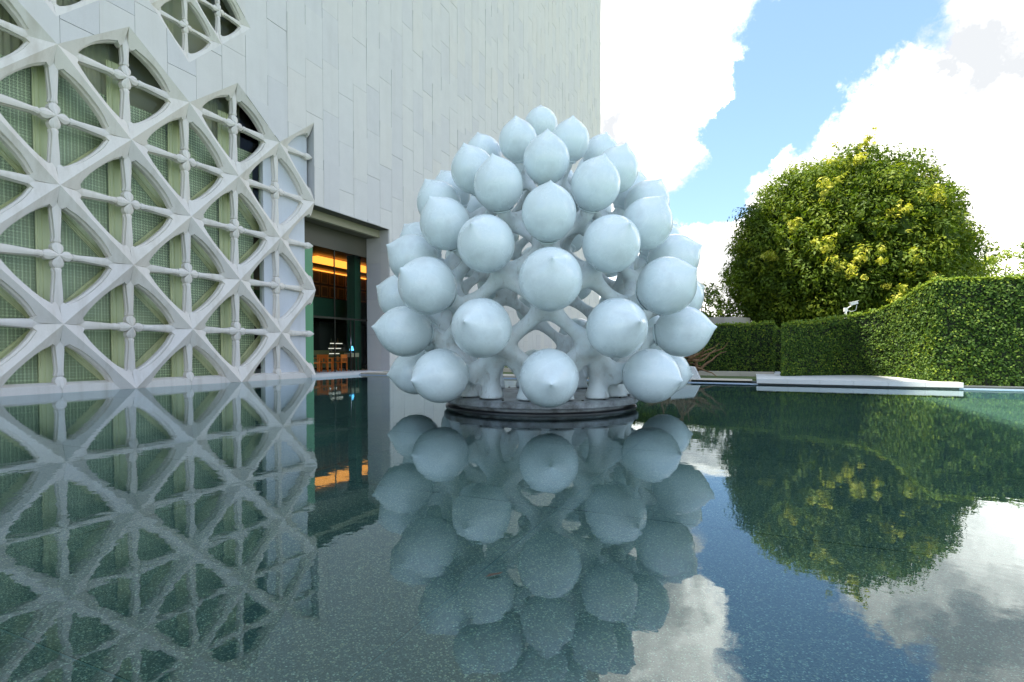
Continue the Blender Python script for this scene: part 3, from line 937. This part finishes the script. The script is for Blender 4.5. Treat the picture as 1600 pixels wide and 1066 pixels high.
# ------------------------------------------------------------------ foliage
def leaf_mesh(name, P, Nn, size, tint, m, aspect=.5, tiltv=.7, droop=0.0, seed=1):
    rs = np.random.RandomState(seed); n = len(P)
    Nn = Nn + rs.normal(0, tiltv, (n, 3)); Nn /= np.linalg.norm(Nn, axis=1)[:, None] + 1e-9
    t = rs.normal(0, 1, (n, 3)); t[:, 2] -= droop
    t -= (t * Nn).sum(1)[:, None] * Nn; t /= np.linalg.norm(t, axis=1)[:, None] + 1e-9
    bt = np.cross(Nn, t)
    s = (size * (.65 + .7 * rs.rand(n)))[:, None]
    V = np.empty((n, 4, 3))
    V[:, 0] = P - t * s * .5; V[:, 1] = P + bt * s * aspect * .5 + Nn * s * .06; V[:, 2] = P + t * s * .5; V[:, 3] = P - bt * s * aspect * .5 + Nn * s * .06
    me = bpy.data.meshes.new(name); me.vertices.add(4 * n); me.vertices.foreach_set("co", V.ravel())
    me.loops.add(4 * n); me.loops.foreach_set("vertex_index", np.arange(4 * n, dtype=np.int32))
    me.polygons.add(n); me.polygons.foreach_set("loop_start", np.arange(0, 4 * n, 4, dtype=np.int32))
    me.polygons.foreach_set("loop_total", np.full(n, 4, dtype=np.int32))
    a = me.attributes.new("tint", "FLOAT", "POINT"); a.data.foreach_set("value", np.repeat(tint, 4).astype(np.float32))
    me.materials.append(m); me.update(); me.validate(); return me
def clumps(centers_, radii, per, size, m, name, ymask=None, seed=3, aspect=.45, droop=.5, inner=0.35, light=0.0, lo=.08, hi=.75):
    rs = np.random.RandomState(seed); Ps = []; Ns = []; Ts = []
    for c, r in zip(centers_, radii):
        n = int(per * r * r); d = rs.normal(0, 1, (n, 3)); d /= np.linalg.norm(d, axis=1)[:, None]
        rad = r * (1 - inner * rs.rand(n) ** 1.6); rad *= 1 + .12 * rs.normal(0, 1, n)
        p = np.array(c) + d * rad[:, None] * np.array([1, 1, .8]); Ps.append(p); nn = d.copy(); nn[:, 2] += .5; Ns.append(nn)
        base = rs.uniform(lo, hi) * .55; t = base + rs.rand(n) * .45 * hi
        if ymask is not None:
            t = np.where(ymask(np.array(c), rs), .82 + .18 * rs.rand(n), t)
        Ts.append(t)
    P = np.concatenate(Ps); Nn = np.concatenate(Ns); T = np.clip(np.concatenate(Ts) + light, 0, 1)
    return leaf_mesh(name, P, Nn, size, T, m, aspect, .45, droop, seed)
def limb(b_, p, q, r0, r1, rs, n=6, wob=.25):
    p, q = Vector(p), Vector(q); pts = []; rr = []
    for k_ in range(n + 1):
        t = k_ / n; pts.append(p.lerp(q, t) + Vector((rs.uniform(-wob, wob), rs.uniform(-wob, wob), 0)) * math.sin(math.pi * t)); rr.append(r0 + (r1 - r0) * t)
    b_.tube(pts, rr, 8)
# big round tree
TC = Vector((5.0, 38.9, 0)); lat = Vector((.9125, .4091, 0)); fwd = Vector((-.4091, .9125, 0))
tr = thing("round_canopy_tree", "large dense dome shaped evergreen tree with yellow new leaves behind the hedge", "tree", TC)
rs = np.random.RandomState(5)
cl = []; rd = []
def shell(n, c, rx, ry, rz, rmin, rmax, zmin=-.8, ph=0):
    for k_ in range(n):
        z = 1 - 2 * (k_ + .5) / n
        if z < zmin: continue
        a = k_ * 2.39996 + ph; w = math.sqrt(1 - z * z)
        s = .90 + rs.uniform(-.07, .07)
        v = lat * (w * math.cos(a) * rx * s) + fwd * (w * math.sin(a) * ry * s) + Vector((0, 0, z * rz * s))
        cl.append(tuple(Vector(c) + v)); rd.append(rs.uniform(rmin, rmax))
shell(330, (0, 0, 6.5), 6.5, 6.2, 6.75, .55, 1.2)
shell(150, (0, 0, 5.2), 6.9, 6.3, 4.2, .6, 1.1, ph=1)
shell(110, tuple(lat * 5.7 + fwd * 1.0 + Vector((0, 0, 6.9))), 2.3, 3.0, 3.1, .45, .9)
shell(50, tuple(lat * 7.0 + fwd * 1.0 + Vector((0, 0, 4.6))), 2.0, 2.8, 2.6, .5, .9)
shell(50, tuple(lat * 3.0 + Vector((0, 0, 8.6))), 3.0, 4.0, 2.9, .45, .95)
shell(150, (0, 0, 6.1), 5.2, 4.8, 5.2, .7, 1.2, ph=2)
for k_ in range(70):
    v = rs.normal(0, 1, 3); v /= np.linalg.norm(v); v[2] = abs(v[2]); s_ = rs.uniform(.95, 1.02)
    cl.append(tuple(lat * (v[0] * 6.5 * s_) + fwd * (v[1] * 6.2 * s_) + Vector((0, 0, 6.5 + v[2] * 6.7 * s_)))); rd.append(rs.uniform(.3, .55))
ylw = [(lat * a + fwd * b_ + Vector((0, 0, z)), r) for a, b_, z, r in
       [(-1.8, -6.1, 6.1, 1.1), (-2.7, -6.2, 5.7, .6), (-4.3, -5.7, 6.1, .75), (-3.7, -5.9, 5.2, .5), (.4, -5.9, 5.0, .8), (1.3, -5.4, 4.4, .4), (-2.9, -4.0, 11.2, .8), (-.9, -3.3, 12.2, .6),
        (-3.9, -4.9, 9.6, .45), (1.6, -4.8, 9.1, .45), (-.6, -5.6, 8.3, .35), (2.4, -3.2, 10.4, .4), (-5.2, -4.2, 8.0, .35), (-1.0, -6.3, 3.9, .35), (-5.8, -3.0, 6.4, .3)]]
def ym(c, rs_): return np.array(False)
crown = clumps(cl, rd, 300, .235, M["tree_leaf"], "crown", None, 3, .42, .8, .5, hi=.80)
put("crown", crown, tr)
yc, yr = [], []
for c, r in ylw:
    for k_ in range(8):
        o_ = Vector(rs.normal(0, r * .45, 3)); yc.append(tuple(c + o_ * 1.5 + (-fwd) * .25)); yr.append(rs.uniform(.12, .34))
ymesh = clumps(yc, yr, 330, .24, M["tree_leaf"], "new_leaves", None, 8, .42, .6, .9, light=.36, lo=.4, hi=.9)
put("new_leaves", ymesh, tr)
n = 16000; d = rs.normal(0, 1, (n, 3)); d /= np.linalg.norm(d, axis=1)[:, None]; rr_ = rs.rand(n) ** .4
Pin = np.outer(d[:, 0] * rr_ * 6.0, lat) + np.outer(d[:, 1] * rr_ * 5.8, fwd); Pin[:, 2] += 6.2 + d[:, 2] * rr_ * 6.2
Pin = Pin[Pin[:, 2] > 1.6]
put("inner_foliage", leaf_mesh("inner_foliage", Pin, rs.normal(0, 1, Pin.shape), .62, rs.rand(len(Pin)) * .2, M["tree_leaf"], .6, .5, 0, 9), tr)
b = MB(); prs = random.Random(3)
limb(b, (0, 0, 0), (0, 0, 4), .42, .30, prs, wob=.1)
for k_ in range(9):
    a = k_ * .698; limb(b, (0, 0, 2.2 + .2 * k_), tuple(lat * math.cos(a) * 4.6 + fwd * math.sin(a) * 4.2 + Vector((0, 0, 6 + (k_ % 3) * 2))), .20, .05, prs)
b.build("trunk", M["bark"], tr, True)
# yellow green tree to its right, bush to its left
def small_tree(name, label, cat, c, rx, rz, zc, size, m, n, seed, light=.1, per=260, hi=.8):
    t = thing(name, label, cat, c); r_ = np.random.RandomState(seed); cs = []; rs2 = []
    for k_ in range(n):
        v = r_.normal(0, 1, 3); v /= np.linalg.norm(v); v *= r_.uniform(.55, 1)
        cs.append((v[0] * rx, v[1] * rx, zc + v[2] * rz)); rs2.append(r_.uniform(.22, .48) * rx * .5)
    put("crown", clumps(cs, rs2, per, size, m, "crown", None, seed, .45, .5, .6, light=light, hi=hi), t)
    bb = MB(); pr = random.Random(seed); limb(bb, (0, 0, 0), (0, 0, zc), .16, .07, pr, wob=.1)
    for k_ in range(7): limb(bb, (0, 0, zc * .55), cs[k_ * 3 % n], .06, .02, pr, wob=.15)
    bb.build("trunk", M["bark"], t, True); return t
p_ = fwd * 38 + lat * (770 / 836 * 38)
small_tree("yellow_green_tree", "airy yellow green young tree at the right edge beyond the hedge", "tree", (p_.x, p_.y, 0), 2.3, 2.4, 6.4, .24, M["bush_leaf"], 70, 21, .25)
p_ = fwd * 36 + lat * (296 / 836 * 36)
small_tree("broad_leaved_bush", "light green loose bush between the sculpture and the big tree", "bush", (p_.x, p_.y, 0), 2.1, 1.9, 3.7, .22, M["bush_leaf"], 80, 22, .05)

# hedges: clipped walls of small leaves over a dark twig core
def hedge(name, label, path, thick, seed, dens=900, size=.062, side=1, group=None, n0=None):
    """path: (x, y, ztop) along the visible face; body lies to the left of travel"""
    t = thing(name, label, "hedge", (path[0][0], path[0][1], 0)); ox, oy = path[0][0], path[0][1]
    pts = [Vector((p[0] - ox, p[1] - oy)) for p in path]; zs = [p[2] for p in path]
    nrm = []
    for i in range(len(pts)):
        d = (pts[min(i + 1, len(pts) - 1)] - pts[max(i - 1, 0)]).normalized(); nrm.append(Vector((-d.y, d.x)) * side)
    if n0:
        for i in range(10):
            t_ = i / 10; nrm[i] = (Vector(n0) * (1 - t_) + nrm[i] * t_).normalized()
    bb = MB(); e = .05
    for i in range(len(pts) - 1):
        dd = (pts[i + 1] - pts[i]).normalized() * .07; s0 = dd if i == 0 else dd * 0; s1 = -dd if i == len(pts) - 2 else dd * 0
        a, c = pts[i] + nrm[i] * e + s0, pts[i + 1] + nrm[i + 1] * e + s1; a2, c2 = pts[i] + nrm[i] * (thick - e) + s0, pts[i + 1] + nrm[i + 1] * (thick - e) + s1
        za, zc = zs[i] - e, zs[i + 1] - e
        bb.add([(a.x, a.y, 0), (c.x, c.y, 0), (c.x, c.y, zc), (a.x, a.y, za), (a2.x, a2.y, 0), (c2.x, c2.y, 0), (c2.x, c2.y, zc), (a2.x, a2.y, za)],
               [(0, 1, 2, 3), (3, 2, 6, 7), (5, 4, 7, 6)] + ([(4, 0, 3, 7)] if i == 0 else []) + ([(1, 5, 6, 2)] if i == len(pts) - 2 else []))
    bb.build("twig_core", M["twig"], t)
    r_ = np.random.RandomState(seed); Ps, Ns, Ts = [], [], []
    def patch(a, c, za, zc, nv, z0=.05, tt=None, dn=dens):
        Ln = (c - a).length; Hh = max(za, zc); n = int(Ln * Hh * dn)
        u = r_.rand(n); w = r_.rand(n); z = z0 + (za + (zc - za) * u - z0) * w
        x = a.x + (c.x - a.x) * u; y = a.y + (c.y - a.y) * u
        bulge = .035 * np.sin(x * 3.1 + z * 2.3) * np.cos(y * 2.7 - z * 3.7) + .02 * np.sin(x * 9 + y * 7) * np.sin(z * 11)
        off = r_.normal(0, .03, n) + bulge - .03 * r_.rand(n)
        P = np.stack([x - nv.x * off, y - nv.y * off, z], 1); Ps.append(P)
        Ns.append(np.tile([-nv.x, -nv.y, .45], (n, 1)))
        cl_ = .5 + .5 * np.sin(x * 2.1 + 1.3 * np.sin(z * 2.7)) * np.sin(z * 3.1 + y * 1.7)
        top = np.exp(-(za + (zc - za) * u - z) / .05)  # sunlit upper edge of the face, painted into the leaf tint
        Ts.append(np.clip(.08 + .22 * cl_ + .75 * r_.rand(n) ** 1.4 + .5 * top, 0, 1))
    for i in range(len(pts) - 1):
        nv = (nrm[i] + nrm[i + 1]).normalized()
        patch(pts[i], pts[i + 1], zs[i], zs[i + 1], nv)
        # top: brighter leaf tint stands in for sunlight
        Ln = (pts[i + 1] - pts[i]).length; n = int(Ln * thick * dens * 1.0); u = r_.rand(n); w = r_.rand(n) ** 1.4
        A = np.array([pts[i].x, pts[i].y]); B = np.array([pts[i + 1].x, pts[i + 1].y]); NN = np.array([nv.x, nv.y])
        xy = A + np.outer(u, B - A) + np.outer(w * thick, NN); z = zs[i] + (zs[i + 1] - zs[i]) * u + np.abs(r_.normal(0, .022, n))
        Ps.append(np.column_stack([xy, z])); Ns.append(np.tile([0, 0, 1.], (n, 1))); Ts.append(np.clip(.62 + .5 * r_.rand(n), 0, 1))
    for q in range(int(26 * sum((pts[i + 1] - pts[i]).length for i in range(len(pts) - 1)))):
        i = r_.randint(0, len(pts) - 1); u = r_.rand(); w = r_.rand() * thick * .8; c3 = pts[i].lerp(pts[i + 1], u) + nrm[i] * w; zt = zs[i] + (zs[i + 1] - zs[i]) * u
        k9 = r_.randint(4, 9); Ps.append(np.column_stack([c3.x + r_.normal(0, .018, k9), c3.y + r_.normal(0, .018, k9), zt + np.linspace(0, r_.uniform(.04, .15), k9)])); Ns.append(np.tile([0, -.6, .6], (k9, 1))); Ts.append(r_.uniform(.7, 1, k9))
    a, nv = pts[0], nrm[0]; dv = (pts[1] - pts[0]).normalized(); patch(a, a + nv * thick, zs[0], zs[0], dv)
    a, nv = pts[-1], nrm[-1]; dv = -(pts[-1] - pts[-2]).normalized(); patch(a, a + nv * thick, zs[-1], zs[-1], dv)
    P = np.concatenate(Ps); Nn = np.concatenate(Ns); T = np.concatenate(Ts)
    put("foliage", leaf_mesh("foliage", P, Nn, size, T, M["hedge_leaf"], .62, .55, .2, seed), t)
    return t
def smooth_path(pts, n=6):
    o_ = []
    for i in range(len(pts) - 1):
        p0, p1, p2, p3 = [np.array(pts[max(0, min(len(pts) - 1, i + q))], float) for q in (-1, 0, 1, 2)]
        for k_ in range(n):
            t = k_ / n; o_.append(tuple(.5 * (2 * p1 + (p2 - p0) * t + (2 * p0 - 5 * p1 + 4 * p2 - p3) * t * t + (3 * p1 - p0 - 3 * p2 + p3) * t ** 3)))
    o_.append(tuple(pts[-1])); return o_
hp = smooth_path([(.99, 21.33, 2.03), (2.1, 22.35, 2.14), (3.1, 23.1, 2.32), (3.8, 23.3, 2.46), (4.35, 22.6, 2.66), (4.66, 21.2, 2.94), (4.87, 19.52, 3.16)], 4)
hedge("curving_hedge", "clipped hedge with a rising top curving from the dark gap to the corner", hp, 1.0, 31, 900, .080, n0=(.046, .999))
hedge("corner_hedge", "tallest square clipped hedge block standing at the pool edge on the right", [(4.885, 19.47, 3.17), (5.8, 19.47, 3.16), (6.75, 19.47, 3.13), (7.9, 19.5, 3.1)], 2.2, 32, 950, .082)
hedge("straight_hedge", "low straight clipped hedge between the sculpture and the dark gap", [(-7.0, 23.62, 2.12), (-4.6, 23.9, 2.14), (-2.2, 24.2, 2.17), (0.86, 24.75, 2.22)], 1.3, 33, 750, .085)

hedge("gap_filler_hedge", "added hedge that darkens the narrow gap between two lower hedges", [(-.6, 27.2, 2.1), (3.2, 27.9, 2.1)], .9, 34, 450, .09)  # added behind the gap so that the gap looks dark
# concrete wall behind the low hedge
b = MB(); n = 18; c0 = fwd * 33 + lat * (345 / 836 * 33)
for k_ in range(n):
    pass
def arcwall(cx, cy, rad, a0, a1, z0, z1, th, seg=20):
    v = []; f = []
    for k_ in range(seg + 1):
        a = a0 + (a1 - a0) * k_ / seg
        for r_ in (rad, rad + th):
            for z in (z0, z1): v.append((cx + r_ * math.cos(a), cy + r_ * math.sin(a), z))
    for k_ in range(seg):
        q = k_ * 4; w = q + 4
        f += [(q, w, w + 1, q + 1), (q + 1, w + 1, w + 3, q + 3), (q + 3, w + 3, w + 2, q + 2)]
    f += [(0, 1, 3, 2), (seg * 4, seg * 4 + 2, seg * 4 + 3, seg * 4 + 1)]
    return v, f
cw = fwd * 31.5 + lat * (318 / 836 * 31.5)
v, f = arcwall(0, 0, 1.5, R(-175), R(10), -.1, 2.95, .35)
wl = put("curved_wall", mesh_from("curved_wall", v, f, M["concrete"]), None, (cw.x, cw.y, 0))
tag(wl, "low curved brown grey concrete wall showing above the straight hedge", "wall")

# security camera on its pole
cp = fwd * 25.5 + lat * (520 / 836 * 25.5)
cv = thing("security_camera", "white surveillance camera on a slim pole above the curving hedge", "camera", (cp.x, cp.y, 0), R(15))
M["wpaint"] = mat("white_paint", (.78, .78, .76), .4)
MB().tube([(0, 0, 0), (0, 0, 3.0)], .045, 12).build("pole", M["wpaint"], cv, True)
MB().box(-.075, .075, -.06, .06, 2.95, 3.13).build("junction_box", M["wpaint"], cv)
hs = MB().box(.20, .52, -.07, .07, -.065, .065).box(.18, .58, -.085, .085, .068, .085).build("camera_housing", M["wpaint"], cv)
hs.location = (.0, 0, 3.25); hs.rotation_euler = (0, R(-14), 0)
MB().lathe([(0, 0), (.045, 0), (.045, .02), (0, .02)], 12).build("lens", M["steel"], hs).rotation_euler = (0, R(90), 0)
C.objects[-1].location = (.52, 0, 0)
MB().tube([(.05, 0, 3.08), (.14, 0, 3.16), (.28, 0, 3.24)], .022, 8).build("bracket", M["wpaint"], cv, True)
MB().tube([(.07, -.02, 3.0), (.25, -.02, 2.95), (.44, -.02, 3.02), (.48, -.02, 3.26)], .012, 6).build("cable", M["wpaint"], cv, True)

# driftwood and a white stone wedge beside the pool, right of the sculpture
dw = thing("driftwood", "gnarled brown driftwood roots lying beside the hedge behind the sculpture", "driftwood", (-2.45, 21.9, .08))
b = MB(); pr = random.Random(12)
for k_ in range(34):
    a = pr.uniform(0, 6.28); r0 = pr.uniform(.2, .75)
    p = Vector((pr.uniform(-.6, .6), pr.uniform(-.2, .2), pr.uniform(.1, .85))); pts = [p]
    d = Vector((math.cos(a), math.sin(a) * .5, pr.uniform(-.05, .6))).normalized()
    for s in range(7):
        d = (d + Vector((pr.uniform(-.5, .5), pr.uniform(-.4, .4), pr.uniform(-.35, .35)))).normalized(); p = p + d * pr.uniform(.12, .26)
        p.z = max(.03, p.z); pts.append(p)
    r = pr.uniform(.035, .085); b.tube(pts, [r * (1 - q / 8.5) for q in range(8)], 7)
wm = mat("weathered_brown_wood", (.22, .13, .06), .8); g = G(wm); g.color(g.ramp(g.noise(14, 5, .7), [(.35, (.08, .045, .02)), (.6, (.26, .15, .07)), (.8, (.42, .28, .15))]))
b.build("roots", wm, dw, True)
wb_ = MB().prism([(-.55, 0), (.42, 0), (.22, .42), (-.55, .52)], "y", -.25, .25).build("stone_wedge", M["pale"])
wb_.location = (-2.05, 19.75, .10); tag(wb_, "white slanted stone block at the far pool edge beside the sculpture", "stone block")

# door pull on the glass and the one leaf floating in front
MB().tube([(JD + .06, 20.22 - 16.63, .95), (JD + .06, 20.22 - 16.63, 1.75)], .014, 8).build("door_handle", mat("brushed_steel", (.6, .6, .58), .25, 1), bld, True)
lf = mesh_from("floating_leaf", [(-.045, 0, 0), (-.015, .014, .006), (.03, .010, .004), (.055, 0, .008), (.03, -.010, .004), (-.015, -.014, .006), (0, 0, .001)], [(0, 6, 1), (1, 6, 2), (2, 6, 3), (3, 6, 4), (4, 6, 5), (5, 6, 0)], mat("dead_leaf", (.05, .03, .015), .6))
tag(put("floating_leaf", lf, None, (-1.14, 2.32, .003), (0, 0, .9)), "single small dark dead leaf floating on the pool in the foreground", "leaf")
